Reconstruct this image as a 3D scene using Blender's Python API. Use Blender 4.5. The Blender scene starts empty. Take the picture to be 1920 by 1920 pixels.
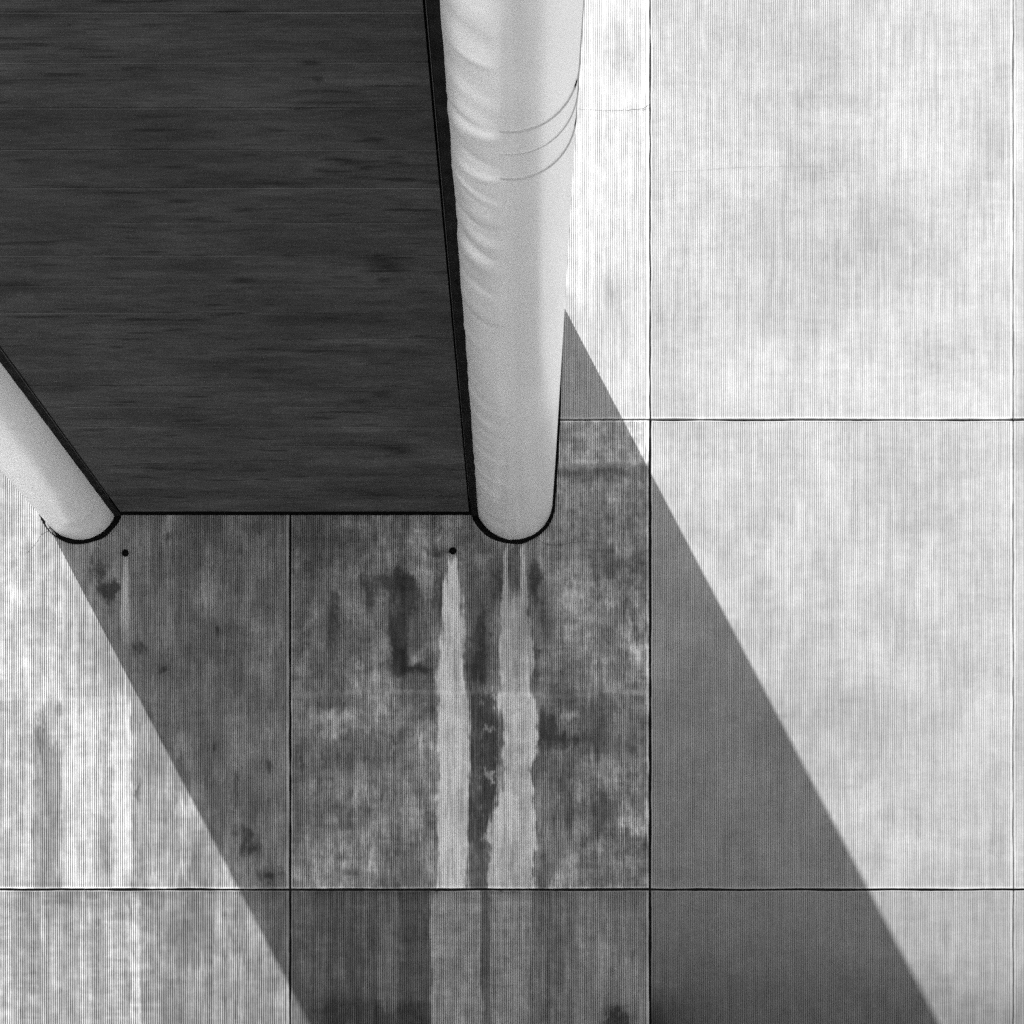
import bpy, math, random
import numpy as np

random.seed(7)
rng = np.random.default_rng(7)
PX = 0.006                      # metres per photo pixel on the wall plane
CX, CY, CH = 973.0, 1990.0, 1.6 # vertical axis of view, horizon, eye height
D = 15.3                        # distance from the eye to the wall
BX = 556.0                      # middle of the bridge
LBR = 34.0                      # length of the bridge
def wx(px): return (px - CX) * PX
def wz(py): return (CY - py) * PX + CH

scene = bpy.context.scene
COL = scene.collection

# ------------------------------------------------------------------ helpers
def link(name, me, mat=None, parent=None):
    o = bpy.data.objects.new(name, me)
    COL.objects.link(o)
    if mat is not None: me.materials.append(mat)
    if parent is not None: o.parent = parent
    return o

def empty(name, loc, label, cat):
    o = bpy.data.objects.new(name, None); COL.objects.link(o)
    o.location = loc; o['label'] = label; o['category'] = cat
    return o

def mesh(name, verts, faces, smooth=False):
    me = bpy.data.meshes.new(name)
    me.from_pydata([tuple(v) for v in verts], [], faces)
    me.update()
    if smooth: me.polygons.foreach_set('use_smooth', [True] * len(me.polygons))
    return me

def grid_mesh(name, P, attrs=None, smooth=False, flip=False):
    """P: (nu, nv, 3) array of points -> quad sheet."""
    nu, nv, _ = P.shape
    me = bpy.data.meshes.new(name)
    me.vertices.add(nu * nv)
    me.vertices.foreach_set('co', P.reshape(-1).astype(np.float32))
    i = np.arange(nu - 1)[:, None] * nv + np.arange(nv - 1)[None, :]
    q = np.stack([i, i + nv, i + nv + 1, i + 1], -1)
    if flip: q = q[..., ::-1]
    q = q.reshape(-1, 4)
    nf = len(q)
    me.loops.add(nf * 4); me.polygons.add(nf)
    me.loops.foreach_set('vertex_index', q.reshape(-1).astype(np.int32))
    me.polygons.foreach_set('loop_start', (np.arange(nf) * 4).astype(np.int32))
    me.polygons.foreach_set('use_smooth', np.full(nf, smooth))
    me.update(calc_edges=True)
    for k, a in (attrs or {}).items():
        at = me.attributes.new(k, 'FLOAT', 'POINT')
        at.data.foreach_set('value', a.reshape(-1).astype(np.float32))
    me.validate()
    return me

def box(verts, faces, x0, x1, y0, y1, z0, z1):
    b = len(verts)
    for x in (x0, x1):
        for y in (y0, y1):
            for z in (z0, z1): verts.append((x, y, z))
    for f in ((0,1,3,2),(4,6,7,5),(0,4,5,1),(2,3,7,6),(0,2,6,4),(1,5,7,3)):
        faces.append(tuple(b + i for i in f))

def box_mesh(name, *dims):
    v, f = [], []
    for d in dims: box(v, f, *d)
    return mesh(name, v, f)

def vnoise(x, y, seed):
    """smooth value noise -1..1 on broadcast arrays"""
    r = np.random.default_rng(seed).uniform(-1, 1, (256, 256))
    xi = np.floor(x).astype(int); yi = np.floor(y).astype(int)
    fx = x - xi; fy = y - yi
    fx = fx * fx * fx * (fx * (fx * 6 - 15) + 10); fy = fy * fy * fy * (fy * (fy * 6 - 15) + 10)
    g = lambda a, b: r[a & 255, b & 255]
    return ((g(xi, yi) * (1 - fx) + g(xi + 1, yi) * fx) * (1 - fy)
            + (g(xi, yi + 1) * (1 - fx) + g(xi + 1, yi + 1) * fx) * fy)

def fbm(x, y, seed, octv=4, gain=0.55):
    s = 0; a = 1; t = 0
    for k in range(octv):
        s = s + a * vnoise(x * 2 ** k + 13.7 * k, y * 2 ** k + 5.1 * k, seed + 31 * k)
        t += a; a *= gain
    return s / t * 1.6

def sstep(e0, e1, v):
    t = np.clip((v - e0) / (e1 - e0), 0, 1)
    return t * t * (3 - 2 * t)

# ---------------------------------------------------------------- materials
def nt(m): return m.node_tree.nodes, m.node_tree.links
def new_mat(name, base=0.3, rough=0.8, spec=0.3):
    m = bpy.data.materials.new(name); m.use_nodes = True
    b = m.node_tree.nodes['Principled BSDF']
    b.inputs['Base Color'].default_value = (base, base, base, 1)
    b.inputs['Roughness'].default_value = rough
    b.inputs['Specular IOR Level'].default_value = spec
    return m

def noise_node(n, l, scale, detail=4, rough=0.55, stretch=(1, 1, 1)):
    tc = n.new('ShaderNodeTexCoord'); mp = n.new('ShaderNodeMapping'); t = n.new('ShaderNodeTexNoise')
    l.new(tc.outputs['Object'], mp.inputs['Vector']); l.new(mp.outputs['Vector'], t.inputs['Vector'])
    mp.inputs['Scale'].default_value = stretch
    t.inputs['Scale'].default_value = scale; t.inputs['Detail'].default_value = detail
    t.inputs['Roughness'].default_value = rough
    return t.outputs['Fac']

def math_node(n, l, op, a, b):
    m = n.new('ShaderNodeMath'); m.operation = op
    for i, v in enumerate((a, b)):
        if isinstance(v, (int, float)): m.inputs[i].default_value = v
        else: l.new(v, m.inputs[i])
    return m.outputs[0]

def maprange(n, l, v, a, b, c, d):
    m = n.new('ShaderNodeMapRange'); l.new(v, m.inputs['Value'])
    for k, q in zip(('From Min', 'From Max', 'To Min', 'To Max'), (a, b, c, d)): m.inputs[k].default_value = q
    return m.outputs['Result']

def tone_mat(name, rough, spec, grain, bump):
    """base colour = weathering tone stored on the mesh x fine grain"""
    m = new_mat(name, 0.3, rough, spec); n, l = nt(m); b = n['Principled BSDF']
    at = n.new('ShaderNodeAttribute'); at.attribute_name = 'tone'
    v = at.outputs['Fac']
    for sc, st, amp in grain:
        f = maprange(n, l, noise_node(n, l, sc, 4, 0.6, st), 0.25, 0.75, 1 - amp, 1 + amp)
        v = math_node(n, l, 'MULTIPLY', v, f)
    l.new(v, b.inputs['Base Color'])
    if bump:
        bp = n.new('ShaderNodeBump'); bp.inputs['Strength'].default_value = bump[1]; bp.inputs['Distance'].default_value = 0.004
        l.new(noise_node(n, l, bump[0], 5, 0.7), bp.inputs['Height']); l.new(bp.outputs['Normal'], b.inputs['Normal'])
    return m

M_CONC = tone_mat('ribbed_concrete', 0.92, 0.15, [(7, (1, 1, 1.3), .06), (60, (1, 1, 1), .14)], (70, 0.4))
M_SOFF = tone_mat('dark_corrugated_metal', 0.6, 0.2, [(6, (.12, 1.2, 1), .10), (2.0, (1, 1, 1), .08)], None)

M_BACK = new_mat('joint_sealant', 0.012, 0.8, 0.1)
M_BLACK = new_mat('matt_black', 0.003, 0.8, 0.04)  # black for the gap shade at the wall, also on the drain rims
M_HOLE = new_mat('drain_dark', 0.004, 0.9, 0.0)
M_CRACK = new_mat('crack_dirt', 0.05, 0.9, 0.0)
M_FILL = new_mat('grey_filler', 0.22, 0.9, 0.1)
M_SEAM = new_mat('cladding_seam_dirt', 0.42, 0.5, 0.3)
M_FLANGE = new_mat('dull_flange', 0.05, 0.5, 0.3)

M_CLAD = new_mat('pale_satin_metal', 0.72, 0.33, 0.5)
M_CLAD.node_tree.nodes['Principled BSDF'].inputs['Metallic'].default_value = 0.5
def finish_clad():
    n, l = nt(M_CLAD); b = n['Principled BSDF']
    v = maprange(n, l, noise_node(n, l, 1.6, 5, 0.6, (1, .5, 1)), 0.3, 0.7, 0.84, 0.92)
    s = maprange(n, l, noise_node(n, l, 26, 5, 0.7, (1, .25, 1)), 0.66, 0.76, 1.0, 0.72)
    d = maprange(n, l, noise_node(n, l, 7, 6, 0.75, (1, 1.6, 1)), 0.68, 0.8, 1.0, 0.55)
    v = math_node(n, l, 'MULTIPLY', v, s); v = math_node(n, l, 'MULTIPLY', v, d)
    l.new(v, b.inputs['Base Color'])
    l.new(maprange(n, l, noise_node(n, l, 3, 4, 0.6, (1, .5, 1)), 0.3, 0.7, 0.34, 0.42), b.inputs['Roughness'])
finish_clad()

M_STRIP = new_mat('dirty_black_strip', 0.02, 0.8, 0.1)
def finish_strip():
    n, l = nt(M_STRIP); b = n['Principled BSDF']
    l.new(maprange(n, l, noise_node(n, l, 7, 6, 0.7), 0.4, 0.75, 0.003, 0.014), b.inputs['Base Color'])
finish_strip()

M_GROUND = new_mat('pale_paving', 0.4, 0.9, 0.2)
def finish_ground():
    n, l = nt(M_GROUND); b = n['Principled BSDF']
    tc = n.new('ShaderNodeTexCoord'); br = n.new('ShaderNodeTexBrick')
    l.new(tc.outputs['Object'], br.inputs['Vector'])
    br.inputs['Scale'].default_value = 0.5; br.inputs['Mortar Size'].default_value = 0.008
    br.offset = 0.0
    br.inputs['Color1'].default_value = (.50,) * 3 + (1,); br.inputs['Color2'].default_value = (.55,) * 3 + (1,)
    br.inputs['Mortar'].default_value = (.2,) * 3 + (1,)
    f = maprange(n, l, noise_node(n, l, 0.8, 6, 0.6), 0.3, 0.7, 0.85, 1.1)
    mx = n.new('ShaderNodeVectorMath'); mx.operation = 'SCALE'
    l.new(br.outputs['Color'], mx.inputs[0]); l.new(f, mx.inputs['Scale']); l.new(mx.outputs[0], b.inputs['Base Color'])
finish_ground()

# ------------------------------------------------------------------- ground
g = link('ground', box_mesh('ground', (-150, 150, -200, 60, -0.5, 0.0)), M_GROUND)
g['kind'] = 'structure'

M_DARK_GROUND = new_mat('dark_ground', 0.05, 0.9, 0.2)  # unseen dark ground, added to cut bounce light on the bridge's left side
dark_gr = link('added_dark_ground', box_mesh('added_dark_ground', (-60, -9, -200, -3, -0.4, 0.004)), M_DARK_GROUND); dark_gr['kind'] = 'structure'
# --------------------------------------------------------------------- wall
wall = empty('concrete_wall', (wx(BX), 0, 0),
             'tall wall of ribbed precast concrete panels, streaked and stained below the footbridge', 'wall')
W0 = wx(BX)
PITCH = 678.0 / 195
XJ = [-1487, -809, -131, 544, 1219, 1900, 2578, 3256, 3934]
YJ = [-1856, -975, -94, 787, 1668, 2549]

def gauss(X, Y, cx, cy, sx, sy): return np.exp(-(((X - cx) / sx) ** 2 + ((Y - cy) / sy) ** 2))

def lerp_keys(Y, keys):
    ys, vs = zip(*keys); return np.interp(Y, ys, vs)

def streak(X, Y, left, right, y0, y1, soft=5.0, ysoft=14.0, seed=1, wob=3.0):
    """mask of a run-down streak whose edges follow key points (y, x)"""
    w = (vnoise(Y / 47.0, Y * 0 + 3.3, seed) + .8 * vnoise(Y / 13.0, Y * 0 + 3.3, seed + 4) + .5 * vnoise(X / 5., Y / 9.0, seed + 1)) * wob * .7
    w2 = (vnoise(Y / 52.0, Y * 0 + 8.3, seed + 2) + .8 * vnoise(Y / 15.0, Y * 0 + 3.3, seed + 5) + .5 * vnoise(X / 5., Y / 8.0, seed + 6)) * wob * .7
    L = lerp_keys(Y, left) + w; R = lerp_keys(Y, right) + w2
    m = sstep(-soft * 1.8, soft * 1.8, X - L) * sstep(-soft * 1.8, soft * 1.8, R - X)
    rn = vnoise(X / PITCH, Y / 38.0, seed + 8) * .6 + vnoise(X / (PITCH * 1.7), Y / 110.0, seed + 9) * .5
    halo = sstep(-soft * 3.5, soft * 2, X - L) * sstep(-soft * 3.5, soft * 2, R - X) * sstep(-.1, .7, rn)
    m = sstep(.25, .78, m + .36 * rn * 4 * m * (1 - m))
    mot = fbm(X / 9., Y / 30., seed + 17, 4, .65)
    m = np.maximum(m * (.86 + .22 * np.minimum(rn, .2) + .16 * np.minimum(mot, .3)), .35 * halo * (.8 + .5 * mot))
    m = np.clip(m, 0, 1)
    ofs = vnoise(np.floor(X / PITCH), X * 0 + .5, seed + 5) * ysoft * 1.6
    return m * sstep(y0 - ysoft, y0 + ysoft, Y + ofs) * (1 - sstep(y1 - 2, y1 + 2, Y))

def tone_field(X, Y, col, row):
    """concrete albedo in photo-pixel coordinates on the wall, plus how filled the grooves are (0..1)"""
    sd = 100 + col * 17 + row * 7
    X0, Y0 = X, Y
    big = fbm(X0 / 190., Y0 / 150., sd + 2, 3, .5)
    # dirt follows the ribs: each rib holds its own tone and its stains start and stop at its own height
    rib = np.floor(X0 / PITCH); Xq = rib * PITCH
    off = vnoise(rib * 1.0, X0 * 0 + .5, sd + 71)
    k_ = 1.0 if col < 4 else .45
    Yq = Y0 + 20 * k_ * off
    b1 = fbm(Xq / 62.0, Yq / 66.0, sd, 5, .6)
    b2 = fbm(Xq / 26.0, Yq / 70.0, sd + 81, 4, .6)
    blotch = b1 if col >= 4 else .7 * b1 + .42 * np.tanh(3.2 * (b2 - .15)) * sstep(-.5, .5, big + .2)
    fine = .6 * fbm(X0 / 14.0, Y0 / 12.0, sd + 3, 4, 0.7) + .6 * fbm(Xq / 13.0, (Y0 + 7 * off) / 22.0, sd + 4, 4, 0.7)
    vert = fbm(X0 / 9.0, Y0 / 260.0, sd + 5, 3, 0.7)
    horz = fbm(X0 / 55.0, Y0 / 6.0, sd + 9, 3, 0.6)
    dr = fbm(X0 / 5.5, Y0 / 95., sd + 61, 3, .6)
    ribv = vnoise(X0 / PITCH, Y0 / 70.0, sd + 11)
    X = X0 + 7 * fbm(X0 / 24., Y0 / 24., sd + 21, 4, .65); Y = Y0 + 9 * fbm(X0 / 22., Y0 / 26., sd + 22, 4, .65)
    fill = np.clip(0.22 + 0.25 * fine, 0, 1)
    dirty = 0.0
    if col >= 4:
        base = [.37, .385, .385, .365, .345, .28][row] if row < 6 else .3
        base = {0: .36, 1: .36, 2: .335, 3: .345, 4: .24}.get(row, .37)
        A = base * (1 + (.12 if row <= 2 else .06) * big + (.08 if row <= 2 else .05) * blotch + .035 * vert + .045 * horz + .03 * fine)
        A = A * (1 - .17 * gauss(X, Y, 1590, 430, 230, 190) - .15 * gauss(X, Y, 1480, 40, 260, 130)
                 - .10 * gauss(X, Y, 1560, 190, 130, 14) + .08 * gauss(X, Y, 1500, 700, 300, 90) - .07 * sstep(.1, .9, dr))
        if row == 4:
            A = A * (1 - .36 * sstep(1720, 1940, Y + 30 * blotch) - .10 * blotch
                     - .4 * gauss(X, Y, 1222, 1930, 60, 90))
            fill = fill + .35 * sstep(0, .8, blotch)
        if row == 3:
            A = A * (1 + .06 * blotch + .05 * dr)
            A = A * (1 - .16 * gauss(X, Y, 1500, 1340, 260, 60) * (.6 + fine))
            A = A * (1 - .15 * sstep(900, 1668, Y))
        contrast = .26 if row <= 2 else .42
    elif col == 3:
        if row <= 2:
            A = .325 * (1 + .08 * big + .08 * blotch + .06 * fine + .04 * vert)
            A = A * (1 - .22 * gauss(X, Y, 1150, 560, 22, 50) * (1 + fine) - .26 * gauss(X, Y, 1170, 90, 40, 60)
                     + .12 * gauss(X, Y, 1185, 175, 40, 25))
            contrast = .34
        else:
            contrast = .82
            if row == 3:
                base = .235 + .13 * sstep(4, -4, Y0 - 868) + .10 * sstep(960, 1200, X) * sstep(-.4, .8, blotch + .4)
                A = base * np.exp(.26 * big + .54 * blotch + .36 * fine + .14 * vert + .13 * horz + .16 * dr)
                A = A * (1 - .25 * gauss(X, Y, 1110, 885, 130, 12))
                # darker close below the soffit
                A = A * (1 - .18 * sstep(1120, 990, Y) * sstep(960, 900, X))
                G = np.zeros_like(X)
                for (cx, cy, sx, sy, k) in [(622, 1175, 20, 52, .8), (655, 1110, 30, 26, .4), (694, 1120, 14, 30, .75), (690, 1085, 40, 16, .4),
                        (738, 1085, 30, 26, .75), (765, 1105, 26, 18, .7), (752, 1150, 30, 50, .75), (748, 1205, 26, 50, .9), (752, 1248, 32, 22, 1.0),
                        (808, 1252, 22, 13, .9), (800, 1130, 24, 30, .55), (822, 1090, 10, 40, .8), (826, 1170, 8, 60, .6), (825, 1033, 26, 7, .7),
                        (893, 1200, 26, 40, .65), (893, 1258, 28, 30, 1.0), (905, 1130, 24, 60, .6), (932, 1080, 10, 50, .8), (1003, 1080, 12, 46, 1.0),
                        (1020, 1160, 20, 44, .6), (1003, 1245, 7, 34, 1.0), (1026, 1360, 24, 30, .9), (1060, 1386, 34, 14, .8), (1100, 1330, 20, 20, .5),
                        (1012, 1440, 16, 50, .6), (740, 1510, 26, 50, .55), (562, 1420, 14, 90, .45), (660, 1640, 26, 16, .6), (640, 1420, 60, 30, .35),
                        (700, 1420, 120, 40, .35), (1040, 1560, 34, 60, .5), (1130, 1520, 50, 16, .5), (590, 1010, 60, 36, .45), (1060, 1100, 40, 16, .4),
                        (790, 1640, 60, 30, .4), (1130, 1390, 50, 40, .4), (560, 1560, 14, 80, .4), (860, 1050, 10, 30, .0), (1190, 1400, 24, 50, .4)]:
                    G = G + k * gauss(X, Y, cx, cy, sx * 1.15, sy * 1.15)
                dk = sstep(.22, 1.05, G + (.40 * fine + .22 * dr) * np.clip(G * 3, 0, 1) + .12 * blotch)
                A = A * (1 - .78 * dk); fill = np.maximum(fill, .85 * dk)
                G = np.zeros_like(X)
                for (cx, cy, sx, sy, k) in [(640, 1342, 50, 13, 1.), (625, 1372, 34, 20, .8), (745, 1345, 26, 26, .5), (735, 1400, 10, 30, .4),
                        (805, 1365, 22, 24, .8), (1072, 1340, 14, 12, .9), (930, 1330, 14, 14, .8), (1090, 1490, 50, 40, .35), (1160, 1480, 20, 50, .5),
                        (1150, 1600, 60, 50, .4), (640, 1590, 26, 20, .5), (670, 1250, 60, 60, .3), (870, 1600, 5, 30, .6), (780, 1230, 16, 16, .7),
                        (1110, 1130, 60, 70, .35), (1120, 980, 80, 50, .3), (785, 1075, 26, 8, .6), (720, 1210, 14, 60, .5), (1180, 1100, 26, 70, .4),
                        (700, 1500, 20, 30, .3), (580, 1500, 16, 60, .3), (680, 1040, 20, 16, .4)]:
                    G = G + k * gauss(X, Y, cx, cy, sx, sy)
                bt = sstep(.15, 1.1, G + .25 * fine * np.clip(G * 3, 0, 1))
                A = A * (1 - bt) + bt * .46 * np.exp(.15 * fine + .1 * blotch)
                # black gully between the two white runs
                g0 = .060 + .075 * sstep(1560, 1620, Y0) + .05 * sstep(-.1, .8, blotch)
                m = streak(X0, Y0, [(1300, 882), (1420, 878), (1560, 876), (1668, 877)],
                           [(1290, 925), (1400, 936), (1480, 932), (1560, 913), (1668, 915)], 1296, 1668, 4, 10, 5, 5)
                fl = sstep(.25, .6, fine) * sstep(888, 930, X0) * (1 - sstep(1560, 1600, Y0))
                A = A * (1 - m) + m * (g0 * np.exp(.45 * fine) + .30 * fl); fill = np.maximum(fill, m * .6)
                # run of white lime below the drain hole
                m = streak(X0, Y0, [(1040, 840), (1060, 836), (1120, 832), (1200, 826), (1290, 821), (1668, 822)],
                           [(1040, 856), (1060, 860), (1120, 864), (1200, 869), (1290, 872), (1310, 878), (1500, 880), (1600, 874), (1668, 876)],
                           1048, 1668, 7, 7, 11, 4)
                A = A * (1 - m) + m * (.76 + .08 * sstep(-.2, .8, big + blotch)) * np.exp(.10 * fine + .10 * vert + .14 * blotch + .05 * horz + .16 * dr)
                fill = np.where(m > .5, .5, fill)
                # two prongs below the cladding and the broad run they join
                m = streak(X0, Y0, [(1018, 950), (1045, 942), (1668, 940)], [(1018, 966), (1040, 952), (1120, 952), (1150, 950)], 1022, 1140, 3, 6, 21, 2)
                A = A * (1 - m) + m * .52 * np.exp(.2 * fine)
                m = streak(X0, Y0, [(1018, 974), (1100, 977), (1140, 978)], [(1018, 984), (1100, 988), (1140, 990)], 1024, 1140, 3, 6, 23, 2)
                A = A * (1 - m) + m * .52 * np.exp(.2 * fine)
                m = streak(X0, Y0, [(1020, 954), (1120, 952)], [(1020, 974), (1120, 977)], 1024, 1120, 3, 6, 25, 2)
                A = A * (1 - m) + m * .11 * np.exp(.3 * fine)
                m = streak(X0, Y0, [(1100, 948), (1140, 938), (1230, 936), (1300, 938), (1400, 942), (1500, 934), (1560, 918), (1668, 914)],
                           [(1100, 985), (1200, 997), (1290, 998), (1310, 1008), (1420, 1008), (1440, 1000), (1668, 998)],
                           1112, 1668, 5, 22, 31, 7)
                A = A * (1 - m) + m * (.38 + .24 * sstep(1140, 1290, Y0 + 30 * blotch) + .12 * sstep(1292, 1302, Y0)) * np.exp(.16 * fine + .06 * vert + .16 * blotch + .05 * horz + .14 * dr)
                fill = np.where(m > .5, .45, fill)
                # line of a casting lift
                jy = 1300 + 4 * np.sin(X0 / 70.0) + 4 * vnoise(X0 / 37., X * 0, 77)
                lift = np.exp(-((Y0 - jy) / 6.0) ** 2)
                A = A * (1 - .03 * lift); fill = np.maximum(fill, lift * 1.0)
                jy2 = 872 + 3 * np.sin(X0 / 40.0)
                l2 = np.exp(-((Y0 - jy2) / 7.0) ** 2)
                fill = np.maximum(fill, l2)
                A = A * (1 + .25 * np.exp(-((Y0 - jy2 + 7) / 3.0) ** 2) - .3 * np.exp(-((Y0 - jy2 - 10) / 12.0) ** 2))
                fill = np.maximum(fill, .75 * sstep(.3, .9, blotch))
            else:
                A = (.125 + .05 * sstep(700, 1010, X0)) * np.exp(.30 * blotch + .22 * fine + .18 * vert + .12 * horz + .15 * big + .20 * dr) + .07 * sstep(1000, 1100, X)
                for (x0, x1, t, k) in [(708, 746, .18, .9), (806, 903, .38, .9), (905, 918, .11, .8), (919, 998, .35, .9), (748, 803, .085, .8)]:
                    m = streak(X0, Y0, [(1668, x0), (1920, x0 + 1)], [(1668, x1), (1920, x1)], 1660, 2600, 7, 10, int(x0), 3) * k
                    A = A * (1 - m) + m * t * np.exp(.16 * fine + .14 * vert + .14 * horz + .14 * blotch)
                A = A * (1 - .8 * np.clip(gauss(X, Y, 1160, 1915, 34, 40) * (1.2 + fine), 0, 1))
                A = A * (1 - .6 * np.clip(gauss(X, Y, 640, 1905, 70, 40) * (1.2 + fine), 0, 1))
                A = A * (1 - .5 * sstep(1862, 1896, Y + 14 * off) * sstep(696, 704, X0) * sstep(812, 804, X0))
                A = A * (1 - .35 * np.exp(-(Y - 1668) / 14.0) * (.8 + fine))
    else:
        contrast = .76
        sunl = 1 - sstep(60, 330, X)              # left sunlit side painted paler, shaded part below the bridge painted darker
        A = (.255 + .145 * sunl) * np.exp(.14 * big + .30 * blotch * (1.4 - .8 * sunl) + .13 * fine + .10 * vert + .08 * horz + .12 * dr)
        if row == 3:
            G = np.zeros_like(X)
            for (cx, cy, sx, sy, k) in [(190, 1070, 12, 46, .9), (200, 1108, 16, 12, 1.), (165, 1060, 10, 44, .6), (250, 1130, 14, 60, .4), (212, 1130, 10, 40, .7),
                    (260, 1215, 14, 14, .9), (466, 1590, 24, 18, 1.), (460, 1562, 26, 12, .6), (400, 1490, 20, 30, .4), (480, 985, 40, 14, .6),
                    (420, 1180, 30, 20, .6), (78, 1375, 14, 50, .8), (95, 1420, 22, 40, .5), (310, 1255, 24, 14, .7), (257, 1480, 5, 24, .8), (505, 1645, 34, 16, .8),
                    (330, 1000, 30, 16, .5), (400, 1400, 40, 24, .5), (500, 1100, 30, 60, .35), (90, 1200, 40, 20, .25), (440, 1480, 14, 60, .5), (110, 1330, 14, 20, .5),
                    (500, 1440, 20, 26, .6), (330, 1120, 40, 30, .3), (530, 1220, 12, 60, .4), (300, 1630, 30, 14, .4), (150, 1590, 14, 40, .3)]:
                G = G + k * gauss(X, Y, cx, cy, sx * 1.1, sy * 1.1)
            dk = sstep(.22, 1.05, G + (.38 * fine + .22 * dr) * np.clip(G * 3, 0, 1) + .12 * blotch)
            A = A * (1 - .78 * dk); fill = np.maximum(fill, .6 * dk)
            m = streak(X0, Y0, [(1045, 231), (1150, 226), (1240, 226)], [(1045, 240), (1150, 243), (1240, 246)], 1050, 1225, 4, 16, 41, 2) * (1 - sstep(1130, 1225, Y))
            A = A * (1 - m) + m * .66 * np.exp(.1 * vert)
            for (x0, x1, t, k, ya) in [(117, 192, .50, .85, 1330), (205, 248, .56, .85, 1320), (62, 114, .20, .85, 1400), (20, 60, .38, .6, 1340),
                                       (252, 330, .33, .5, 1480), (184, 194, .26, .6, 1480), (208, 214, .26, .55, 1430)]:
                m = streak(X0, Y0, [(1300, x0 + 3), (1668, x0)], [(1300, x1 - 3), (1668, x1)], ya, 1668, 4, 40, int(x0) + 5, 4) * k
                A = A * (1 - m) + m * t * np.exp(.12 * fine + .10 * vert + .12 * blotch + .08 * horz)
            jy = 1310 + 2 * np.sin(X0 / 50.0)
            lift = .6 * np.exp(-((Y0 - jy) / 4.0) ** 2); fill = np.maximum(fill, lift)
            A = A * (1 - .03 * lift)
            fill = np.maximum(fill, .7 * sstep(.35, .9, blotch))
        elif row >= 4:
            A = A * .78
            for (x0, x1, t, k) in [(0, 20, .42, .6), (78, 81, .42, .8), (30, 76, .24, .8), (85, 138, .26, .7), (150, 170, .40, .7),
                                   (170, 192, .26, .7), (192, 240, .36, .7), (244, 262, .42, .8), (266, 290, .22, .7)]:
                m = streak(X0, Y0, [(1668, x0), (1920, x0 + 2)], [(1668, x1), (1920, x1)], 1676, 2600, 3, 12, int(x0) + 9, 3) * k
                A = A * (1 - m) + m * t * np.exp(.18 * fine + .2 * vert + .16 * horz)
            A = A * (1 - .35 * gauss(X, Y, 110, 1690, 40, 16))
    A = A * (.90 if col != 3 else 1.12) * (1 + .14 * ribv * (1 if col < 4 else .6))
    A = A * (1 - .22 * np.clip(fill - .25, 0, 1))
    return np.clip(A, .02, .80), np.clip(fill, 0, 1), contrast

def gap(i, j, side):
    """half joint width in pixels"""
    if side in ('L', 'R'):
        k = i if side == 'L' else i + 1
        return {3: 2.2, 4: 1.6 if j <= 2 else 2.6, 5: 1.4}.get(k, 1.6)
    return 2.2 + .3 * (j == 3) * (side == 'B')

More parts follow.
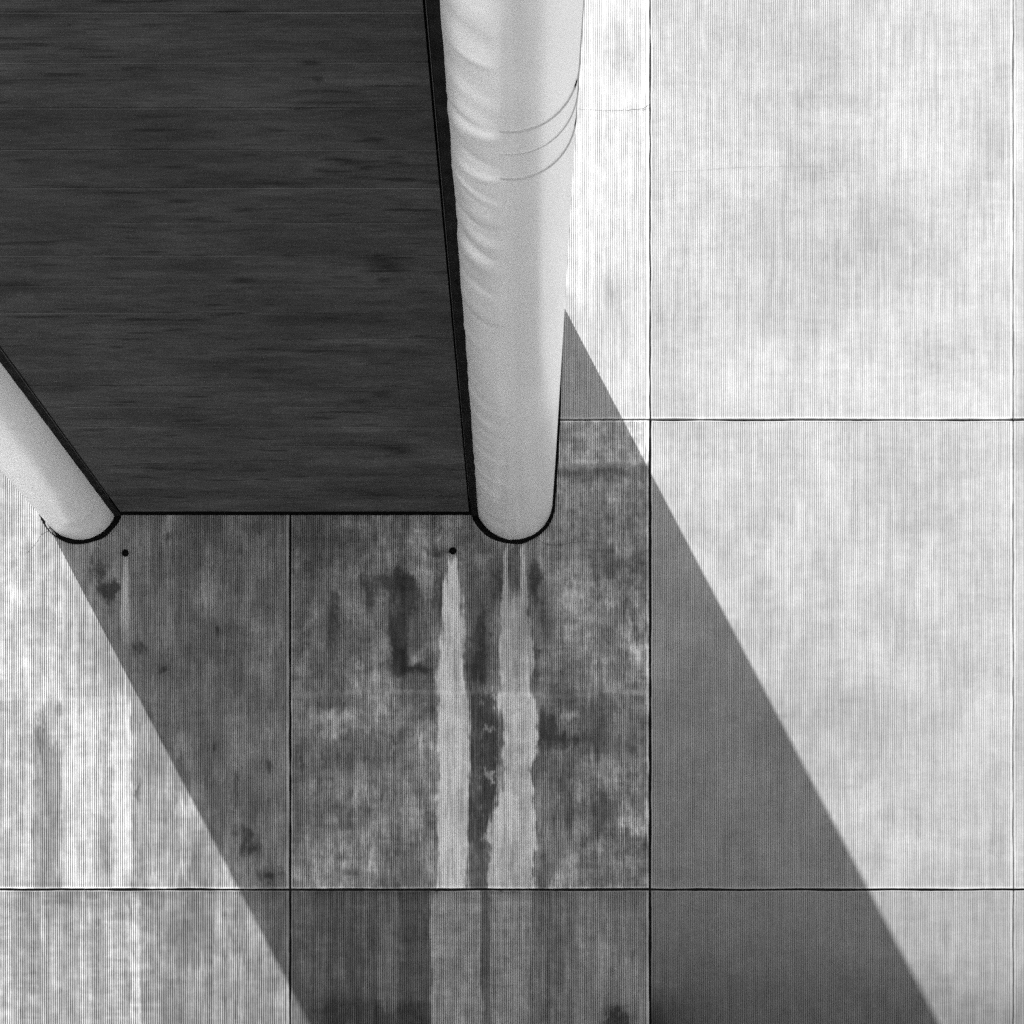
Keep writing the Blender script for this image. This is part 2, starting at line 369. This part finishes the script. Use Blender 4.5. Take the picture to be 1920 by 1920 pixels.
def make_panel(i, j, fine):
    x0, x1 = XJ[i] + gap(i, j, 'L'), XJ[i + 1] - gap(i, j, 'R')
    y0, y1 = YJ[j] + gap(i, j, 'T'), YJ[j + 1] - gap(i, j, 'B')
    ymax = CY + CH / PX                      # ground line
    y1 = min(y1, ymax + 2)
    n = int((x1 - x0 - 5) // PITCH)
    edge = ((x1 - x0) - n * PITCH) / 2       # plain arris at both sides
    xs = [x0, x0 + edge * .9]; pr = [1.0, 1.0]
    for k in range(n):
        b = x0 + edge + k * PITCH
        wv = rng.uniform(-.05, .05)
        for u, p in ((.06, 0), (.34 + wv, 0), (.50 + wv, 1), (.94, 1)):
            xs.append(b + u * PITCH); pr.append(p)
    xs += [x1 - edge * .7, x1]; pr += [1.0, 1.0]
    xs = np.array(xs); pr = np.array(pr)
    rows = max(8, int((y1 - y0) / (4.0 if fine else 40.0)))
    ys = np.linspace(y0 + 2.2, y1 - 2.2, rows)
    ys = np.concatenate([[y0, y0 + 1.8], ys, [y1 - 1.8, y1]])
    X, Y = np.meshgrid(xs, ys, indexing='ij')
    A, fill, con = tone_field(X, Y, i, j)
    endf = np.zeros_like(Y); endf[:, :2] = 1; endf[:, -2:] = 1
    fill = np.maximum(fill, endf)
    PRM = pr[:, None] * np.ones_like(Y)
    # grooves: depth and the dirt that sits in them
    dep = 0.0105 * (1 - .8 * fill)
    groove = (1 - PRM)
    depth = groove * dep
    crest = fbm(X / 5., Y / 40., 900 + i * 3 + j, 2) * .0007 * PRM
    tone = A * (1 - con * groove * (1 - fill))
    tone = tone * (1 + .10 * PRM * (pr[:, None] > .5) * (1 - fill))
    tone[:, -3:] *= 1.22; tone[:, :2] *= 1.08
    if i in (2, 3) and j == 4: tone *= 1 - .45 * np.exp(-(Y - YJ[4]) / 9.0) * sstep(-.6, .6, fbm(X / 40., Y / 40., 5, 3))
    if i in (2, 3) and j == 3: tone *= 1 - .35 * np.exp(-(YJ[4] - 4 - Y) / 10.0) * sstep(-.3, .7, fbm(X / 30., X * 0, 6, 3)) * (Y < YJ[4] - 5)
    jx = np.zeros_like(X)
    jt = vnoise(Y / 30., Y * 0 + i, 33 + i) * .6 + vnoise(Y / 6., Y * 0 + i, 35 + i) * .15
    jx[:2] = jt[:2]; jx[-2:] = -jt[-2:]
    jz = np.zeros_like(Y)
    je = vnoise(X / 9., X * 0 + j, 55 + j) * .2 + vnoise(X / 60., X * 0 + j, 59 + j) * .8 + .9 * np.clip(vnoise(X / 7., X * 0 + j, 51 + i) - .75, 0, 1)
    jz[:, :2] = je[:, :2]; jz[:, -2:] = je[:, -2:]
    P = np.stack([(X + jx - CX) * PX - W0, depth + crest, (CY - Y - jz) * PX + CH], -1)
    # returns round the four edges
    def pad(a): return np.pad(a, ((1, 1), (1, 1)), mode='edge')
    P2 = np.stack([pad(P[..., k]) for k in range(3)], -1)
    for s in (np.s_[0, :], np.s_[-1, :], np.s_[:, 0], np.s_[:, -1]): P2[s + (1,)] = 0.06
    T2 = pad(tone)
    for s in (np.s_[0, :], np.s_[-1, :], np.s_[:, 0], np.s_[:, -1]): T2[s] *= .35
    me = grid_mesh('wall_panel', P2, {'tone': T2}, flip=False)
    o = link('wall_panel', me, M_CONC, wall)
    return o

panels = {}
for i in range(len(XJ) - 1):
    for j in range(len(YJ) - 1):
        hi = (i in (2, 3, 4) and j in (2, 3, 4)) or (i == 5 and j in (2, 3, 4))
        if (i, j) == (2, 2): hi = False       # hidden behind the bridge
        panels[(i, j)] = make_panel(i, j, hi)
panels[(3, 3)]['label'] = 'dirtiest panel, two white lime runs below the footbridge end'
panels[(2, 3)]['label'] = 'panel crossed by the left shadow edge, pale streaks low down'
panels[(4, 2)]['label'] = 'clean sunlit panel right of the bridge'

# dark structure behind the joints
link('backing_wall', box_mesh('backing_wall', (wx(XJ[0]) - W0, wx(XJ[-1]) - W0, .045, 1.2, 0, wz(YJ[0]))), M_BACK, wall)
link('coping', box_mesh('coping', (wx(XJ[0]) - W0 - .1, wx(XJ[-1]) - W0 + .1, -.08, 1.3, wz(YJ[0]), wz(YJ[0]) + .25)), M_FILL, wall)

# drain holes: short flush pipes with a dark throat
def drain(px, py, r=.036):
    v, f = [], []; N = 24
    cx, cz = wx(px) - W0, wz(py)
    prof = [(r * 1.12, .010), (r * 1.12, -.006), (r * .9, -.008), (r * .86, .03)]
    for rr, yy in prof:
        for k in range(N):
            a = 2 * math.pi * k / N; v.append((cx + rr * math.cos(a), yy, cz + rr * math.sin(a)))
    for s in range(len(prof) - 1):
        for k in range(N): f.append((s * N + k, s * N + (k + 1) % N, (s + 1) * N + (k + 1) % N, (s + 1) * N + k))
    o = link('drain_pipe', mesh('drain_pipe', v, f), M_BLACK, wall)
    v = [(cx, -.0065, cz)] + [(cx + r * .89 * math.cos(2 * math.pi * k / N), -.0065, cz + r * .89 * math.sin(2 * math.pi * k / N)) for k in range(N)]
    link('pipe_throat', mesh('pipe_throat', v, [(0, 1 + k, 1 + (k + 1) % N) for k in range(N)]), M_HOLE, o)
drain(235, 1037); drain(849, 1033)

# hairline cracks in the face of the panels (shallow dark fissures)
def crack(pts, w, parent, seed=1):
    r = random.Random(seed); P = []
    for (xa, ya), (xb, yb) in zip(pts[:-1], pts[1:]):
        n = max(2, int(math.hypot(xb - xa, yb - ya) / 3.2))
        for k in range(n):
            t = k / n; P.append((xa + (xb - xa) * t + r.uniform(-.6, .6), ya + (yb - ya) * t + r.uniform(-.9, .9)))
    P.append(pts[-1])
    v, f = [], []
    for k, (x, y) in enumerate(P):
        q = P[min(k + 1, len(P) - 1)]; p = P[max(k - 1, 0)]
        dx, dy = q[0] - p[0], q[1] - p[1]; L = math.hypot(dx, dy) or 1
        ww = w * (.4 + .9 * r.random()) * (1 - .6 * k / len(P))
        nx, ny = -dy / L * ww, dx / L * ww
        v += [(wx(x + nx) - W0, -.0022, wz(y + ny)), (wx(x - nx) - W0, -.0022, wz(y - ny))]
        if k: b = 2 * k; f.append((b - 2, b - 1, b + 1, b))
    link('crack', mesh('crack', v, f), M_CRACK, parent)
crack([(1217, 196), (1206, 204), (1175, 207), (1120, 207), (1084, 205)], .45, panels[(3, 2)], 2)
crack([(1217, 203), (1204, 207)], .4, panels[(3, 2)], 3)
crack([(92, 996), (78, 1002), (70, 1015), (58, 1030), (45, 1040)], .35, panels[(2, 3)], 4)
crack([(1005, 1008), (1020, 1020), (1040, 1023), (1070, 1018), (1110, 1015)], .35, panels[(3, 3)], 5)
crack([(1262, 322), (1330, 318), (1400, 313), (1535, 312), (1552, 322), (1640, 322)], .14, panels[(4, 2)], 6)
crack([(1225, 1466), (1290, 1468), (1340, 1470), (1368, 1480)], .14, panels[(4, 3)], 7)

# ------------------------------------------------------------------- bridge
ZS = wz(968)                    # underside of the deck
bridge = empty('footbridge', (W0, 0, 0),
               'footbridge overhead, dark ribbed underside between two white rounded edges, meeting the concrete wall', 'bridge')

# half profile of the right-hand cladding, px on the wall plane
CXR, CYR, RR = 964.0, 940.0, 72.0
prof = []
for a in np.linspace(math.radians(168), math.radians(360), 65):
    prof.append((CXR + RR * math.cos(a), CYR - RR * math.sin(a)))
prof = [(x, y) for x, y in prof]
prof += [(1038.6, 905), (1041, 870), (1043.2, 835), (1045.2, 790), (1047, 740), (1048.5, 680), (1049.6, 620), (1050, 570), (1049, 559), (1044, 555), (1020, 555), (1000, 560)]
prof = np.array(prof)

def place(pp, t, mirror, off=0.0):
    """profile points (px) -> world local to bridge, at distance t from the wall, offset outward"""
    d = np.gradient(pp, axis=0); L = np.hypot(d[:, 0], d[:, 1])[:, None]
    nrm = np.stack([-d[:, 1], d[:, 0]], -1) / L       # outward in px space (down-left-right side)
    q = pp + nrm * (off / PX) * 1.0
    x = (q[:, 0] - BX) * PX; z = (CY - q[:, 1]) * PX + CH
    if mirror: x = -x
    return np.stack([x, np.full(len(x), -t), z], -1)
# check outward sense at the lowest point
_d = np.gradient(prof, axis=0)[32]
SGN = 1.0 if _d[0] > 0 else -1.0

def cladding(mirror):
    ts = np.concatenate([np.arange(0.0, 9.5, .02), np.arange(9.5, LBR + .01, .5)])
    n = len(prof)
    base = place(prof, 0, mirror)
    off1 = place(prof, 0, mirror, 1.0) - base
    # angle round the tube: 0 = inner top, 1 = lowest point, 2 = outer side
    u = np.clip((prof[:, 0] - (CXR - RR)) / RR, 0, 2); u[65:] = 2
    r = random.Random(5 if mirror else 3)
    disp = np.zeros((len(ts), n))
    inner = sstep(1.02, .72, u)
    if not mirror:
        # buckles in the thin sheet on the inner half, skewed a little as they run round
        for k in range(90):
            t0 = r.uniform(.3, 9.0); s = r.uniform(.03, .10); a = r.uniform(-1, 1) * .010
            sk = r.uniform(-.10, .10); c = r.uniform(.05, .6); cw = r.uniform(.25, .6)
            disp += a * np.exp(-((ts[:, None] - t0 - sk * u[None, :]) / s) ** 2) * np.exp(-((u[None, :] - c) / cw) ** 2) * inner[None, :]
        disp += -.009 * inner[None, :] * np.array([[vnoise(np.array(t / .35), np.array(q * 2.), 5) for q in u] for t in ts])
    else:
        for k in range(30):
            t0 = r.uniform(.3, 7.0); s = r.uniform(.06, .2); a = r.uniform(-1, 1) * .005
            disp += a * np.exp(-((ts[:, None] - t0) / s) ** 2) * np.exp(-((u[None, :] - .7) / .5) ** 2)
    disp *= sstep(.0, .16, u)[None, :]
    # lap of the two sheets along the lowest line
    disp += .0035 * (1 - sstep(.90, .96, u))[None, :]
    # long gentle flats either side of it
    disp += -.002 * np.exp(-((u - 1.3) / .12) ** 2)[None, :] + .0015 * np.exp(-((u - 1.5) / .1) ** 2)[None, :]
    P = base[None] + SGN * disp[..., None] * off1[None]
    P[..., 1] = -ts[:, None]
    me = grid_mesh('edge_cladding', P, None, smooth=True, flip=mirror)
    return link('edge_cladding', me, M_CLAD, bridge)

cr = cladding(False); cl = cladding(True)
cr['label'] = 'white rounded edge cladding on the right, lap seams and buckles in the sheet'
cl['label'] = 'white rounded edge cladding at the left margin'

def ring(t, w, sel, mat, name, parent, off=.0035, mirror=False, th=.004):
    pp = prof[sel]
    a = place(pp, t - w / 2, mirror, SGN * off); b = place(pp, t + w / 2, mirror, SGN * off)
    a0 = place(pp, t - w / 2, mirror, SGN * (off - th)); b0 = place(pp, t + w / 2, mirror, SGN * (off - th))
    P = np.stack([a0, a, b, b0], 0)
    return link(name, grid_mesh(name, P, None, smooth=False), mat, parent)
half = slice(31, 76)
ring(6.715, .010, half, M_SEAM, 'cladding_seam', cr, off=.007, th=.012)
ring(6.255, .011, half, M_SEAM, 'cladding_seam', cr, off=.007, th=.012)
ring(6.50, .004, half, M_SEAM, 'cladding_seam', cr, off=.006, th=.01)
ring(6.715, .03, slice(57, 60), M_HOLE, 'open_lap', cr, off=.006)
ring(6.255, .045, slice(60, 63), M_HOLE, 'open_lap', cr, off=.006)

# black ring painted as the shaded gap where the rounded edges enter the wall
def gap_shade(mirror):
    sel = slice(2, 74); pp = prof[sel]
    n = len(pp); f = np.linspace(0, 1, n)
    w = .074 - .026 * sstep(.10, .40, f) - .018 * sstep(.50, .95, f)
    w = w * (1 + .16 * vnoise(f * 14, f * 0 + 2.5, 21 + mirror))
    def ringpts(off, t):
        d = np.gradient(pp, axis=0); L = np.hypot(d[:, 0], d[:, 1])[:, None]
        nr = np.stack([-d[:, 1], d[:, 0]], -1) / L * SGN
        q = pp + nr * (off / PX)[:, None]
        x = (q[:, 0] - BX) * PX; z = (CY - q[:, 1]) * PX + CH
        if mirror: x = -x
        return np.stack([x, np.full(n, -t), z], -1)
    e = np.zeros(n)
    P = np.stack([ringpts(w + .002, -.02), ringpts(w, .009), ringpts(w * .5, .004), ringpts(e - .004, .006), ringpts(e - .01, .02)], 0)
    return link('gap_shade', grid_mesh('gap_shade', P, None, smooth=False), M_BLACK, bridge)
ga = gap_shade(False); gb = gap_shade(True)
# grey packing left in the joint of the left-hand gap
def packing(pts, name='joint_filler'):
    v, f = [], []
    for yy in (-.016, -.003):
        for x, y in pts: v.append(((x - BX) * PX, yy, wz(y)))
    n = len(pts)
    f.append(tuple(range(n))); f.append(tuple(range(2 * n - 1, n - 1, -1)))
    for k in range(n): f.append((k, (k + 1) % n, n + (k + 1) % n, n + k))
    link(name, mesh(name, v, f), M_FILL, gb)
packing([(86.5, 977), (95, 989), (91, 992), (86, 983)])
packing([(95.5, 991), (101, 997), (98, 1000), (92.5, 993.5)])
packing([(102, 998), (106, 1005), (100, 1001)])

# underside of the deck: narrow corrugated panels across the bridge
SX0, SX1 = (232 - BX) * PX, (880 - BX) * PX
def soffit_panel(t0, t1, k):
    pitch = .0125
    n = int((t1 - t0 - .018) / pitch)
    tt, zz = [t0 + .0002, t0 + .0004], [.004, .0005]
    for q in range(n):
        b = t0 + .006 + q * pitch
        tt += [b, b + pitch * .35, b + pitch * .5, b + pitch * .85]; zz += [0, 0, .0028, .0028]
    tt += [t1 - .011, t1 - .0004, t1 - .0002]; zz += [-.0035, -.0035, .004]
    tt = np.array(tt); zz = np.array(zz)
    xs = np.linspace(SX0, SX1, 90)
    T, X = np.meshgrid(tt, xs, indexing='ij')
    Z = np.repeat(zz[:, None], len(xs), 1)
    sag = .0015 * vnoise(X / 1.1, T * 0 + k * 3.7, 71)
    # photo position of each point, used only to lay the smudges where they are on the deck
    s = D / (D - np.minimum(T, D - 1))
    PXx = CX + (X + W0) / PX * s; PYy = CY - 1022 * s
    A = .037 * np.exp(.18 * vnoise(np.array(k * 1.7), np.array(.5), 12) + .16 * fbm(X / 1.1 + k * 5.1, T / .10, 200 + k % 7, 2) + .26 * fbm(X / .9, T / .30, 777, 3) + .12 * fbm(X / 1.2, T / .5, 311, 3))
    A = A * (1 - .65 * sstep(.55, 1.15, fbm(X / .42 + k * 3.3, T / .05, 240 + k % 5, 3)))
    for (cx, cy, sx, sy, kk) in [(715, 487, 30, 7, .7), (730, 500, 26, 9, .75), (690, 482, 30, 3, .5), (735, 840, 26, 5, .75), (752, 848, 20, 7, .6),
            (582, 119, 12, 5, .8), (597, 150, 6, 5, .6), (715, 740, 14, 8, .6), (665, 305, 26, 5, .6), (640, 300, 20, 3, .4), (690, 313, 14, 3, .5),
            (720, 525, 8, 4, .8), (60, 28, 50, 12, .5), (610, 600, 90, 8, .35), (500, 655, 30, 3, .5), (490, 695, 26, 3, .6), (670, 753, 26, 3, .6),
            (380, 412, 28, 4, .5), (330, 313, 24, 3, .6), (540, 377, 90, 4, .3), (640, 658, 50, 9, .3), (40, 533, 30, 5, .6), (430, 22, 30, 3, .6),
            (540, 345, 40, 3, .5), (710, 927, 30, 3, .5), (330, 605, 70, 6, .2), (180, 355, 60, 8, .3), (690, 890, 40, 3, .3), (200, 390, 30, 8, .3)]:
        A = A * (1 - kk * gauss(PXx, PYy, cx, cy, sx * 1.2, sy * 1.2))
    A = A * (1 + .12 * ((zz < .001)[:, None]))
    A[-3:-1] *= 1.1 + .5 * np.clip(.4 + vnoise(xs / 1.3, xs * 0 + k * 2.3, 61), 0, 1)[None, :]
    wx_ = 1 + .35 * fbm(X / .12, T / .02, 411 + k % 3, 3); A = A * np.clip(wx_, .8, 1.15)
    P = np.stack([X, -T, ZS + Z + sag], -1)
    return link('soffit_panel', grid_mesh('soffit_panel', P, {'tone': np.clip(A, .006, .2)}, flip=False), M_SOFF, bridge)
t = .13; k = 0; edges = [t, .555]
while edges[-1] < LBR - .4: edges.append(edges[-1] + .4)
for a, b in zip(edges[:-1], edges[1:]):
    soffit_panel(a, b, k); k += 1

# black strip, thin flange and the shadow gap each side of the soffit
def side_strip(mirror):
    ts = np.concatenate([np.arange(.0, 9.5, .02), np.arange(9.5, LBR, .4)])
    r = np.random.default_rng(9 if mirror else 8)
    x_in = (884.0 - BX) * PX
    jag = vnoise(ts / .05, ts * 0, 5) * .003 + .006 * (np.abs(((ts / .26) % 1) - .5) < .05)
    cols = [(x_in, .05), (x_in, .004), (x_in + .01, .0), ((895 - BX) * PX, -.001), ((901.5 - BX) * PX, -.002)]
    P = np.zeros((len(cols), len(ts), 3))
    for c, (x, z) in enumerate(cols):
        xx = x + (jag if c == 3 else 0)
        P[c, :, 0] = -xx if mirror else xx
        P[c, :, 1] = -ts
        P[c, :, 2] = ZS + z + (vnoise(ts / .2, ts * 0 + c, 91) * .002)
    s = link('edge_strip', grid_mesh('edge_strip', P, None), M_STRIP, bridge)
    x0, x1 = (882.8 - BX) * PX, (883.4 - BX) * PX
    if mirror: x0, x1 = -x1, -x0
    link('flange', box_mesh('flange', (min(x0, x1), max(x0, x1), -LBR + .5, -.5, ZS - .002, ZS + .03)), M_FLANGE, s)
side_strip(False); side_strip(True)
link('end_joint', box_mesh('end_joint', ((225 - BX) * PX, (892 - BX) * PX, -.135, -.001, ZS + .012, ZS + .05)), M_HOLE, bridge)

# body of the bridge above the soffit
link('deck', box_mesh('deck', ((215 - BX) * PX, (897 - BX) * PX, -LBR, -.002, ZS + .06, ZS + .35)), M_BACK, bridge)
link('roof', box_mesh('roof', ((84 - BX) * PX, (1028 - BX) * PX, -LBR, -.002, wz(580), wz(561))), M_CLAD, bridge)
link('end_wall', box_mesh('end_wall', ((84 - BX) * PX, (1028 - BX) * PX, -LBR - .1, -LBR, ZS, wz(561))), M_CLAD, bridge)

# ------------------------------------------------------------------- light
A_ = 0.70
sdir = np.array([-A_, -1.0, 1.91 * A_]); sdir /= np.linalg.norm(sdir)
elev = math.asin(sdir[2]); azi = math.atan2(sdir[0], sdir[1])
sun = bpy.data.lights.new('sun', 'SUN'); sun.energy = 5.0; sun.angle = math.radians(0.53); sun.color = (1, 1, 1)
so = bpy.data.objects.new('sun', sun); COL.objects.link(so)
import mathutils
so.rotation_euler = mathutils.Vector(sdir).to_track_quat('Z', 'Y').to_euler()
so.location = (-20, -30, 40)

w = bpy.data.worlds.new('World'); scene.world = w; w.use_nodes = True
n, l = w.node_tree.nodes, w.node_tree.links
sky = n.new('ShaderNodeTexSky'); sky.sky_type = 'NISHITA'; sky.sun_disc = False
sky.sun_elevation = elev; sky.sun_rotation = azi
bw = n.new('ShaderNodeRGBToBW')          # black-and-white photograph
l.new(sky.outputs['Color'], bw.inputs['Color']); l.new(bw.outputs['Val'], n['Background'].inputs['Color'])
n['Background'].inputs['Strength'].default_value = 0.09

# ------------------------------------------------------------------ camera
cam = bpy.data.cameras.new('camera'); co = bpy.data.objects.new('camera', cam); COL.objects.link(co)
co.location = (0, -D, CH); co.rotation_euler = (math.radians(90), 0, 0)
cam.sensor_width = 36; cam.lens = D / PX / 1920 * 36
cam.shift_x = (960 - CX) / 1920; cam.shift_y = (CY - 960) / 1920
cam.clip_end = 500; cam.clip_start = .1
scene.camera = co

scene.view_settings.view_transform = 'Standard'; scene.view_settings.look = 'None'
scene.view_settings.exposure = 1.13; scene.view_settings.gamma = 1
scene.cycles.max_bounces = 8; scene.cycles.diffuse_bounces = 5
scene.cycles.use_denoising = False
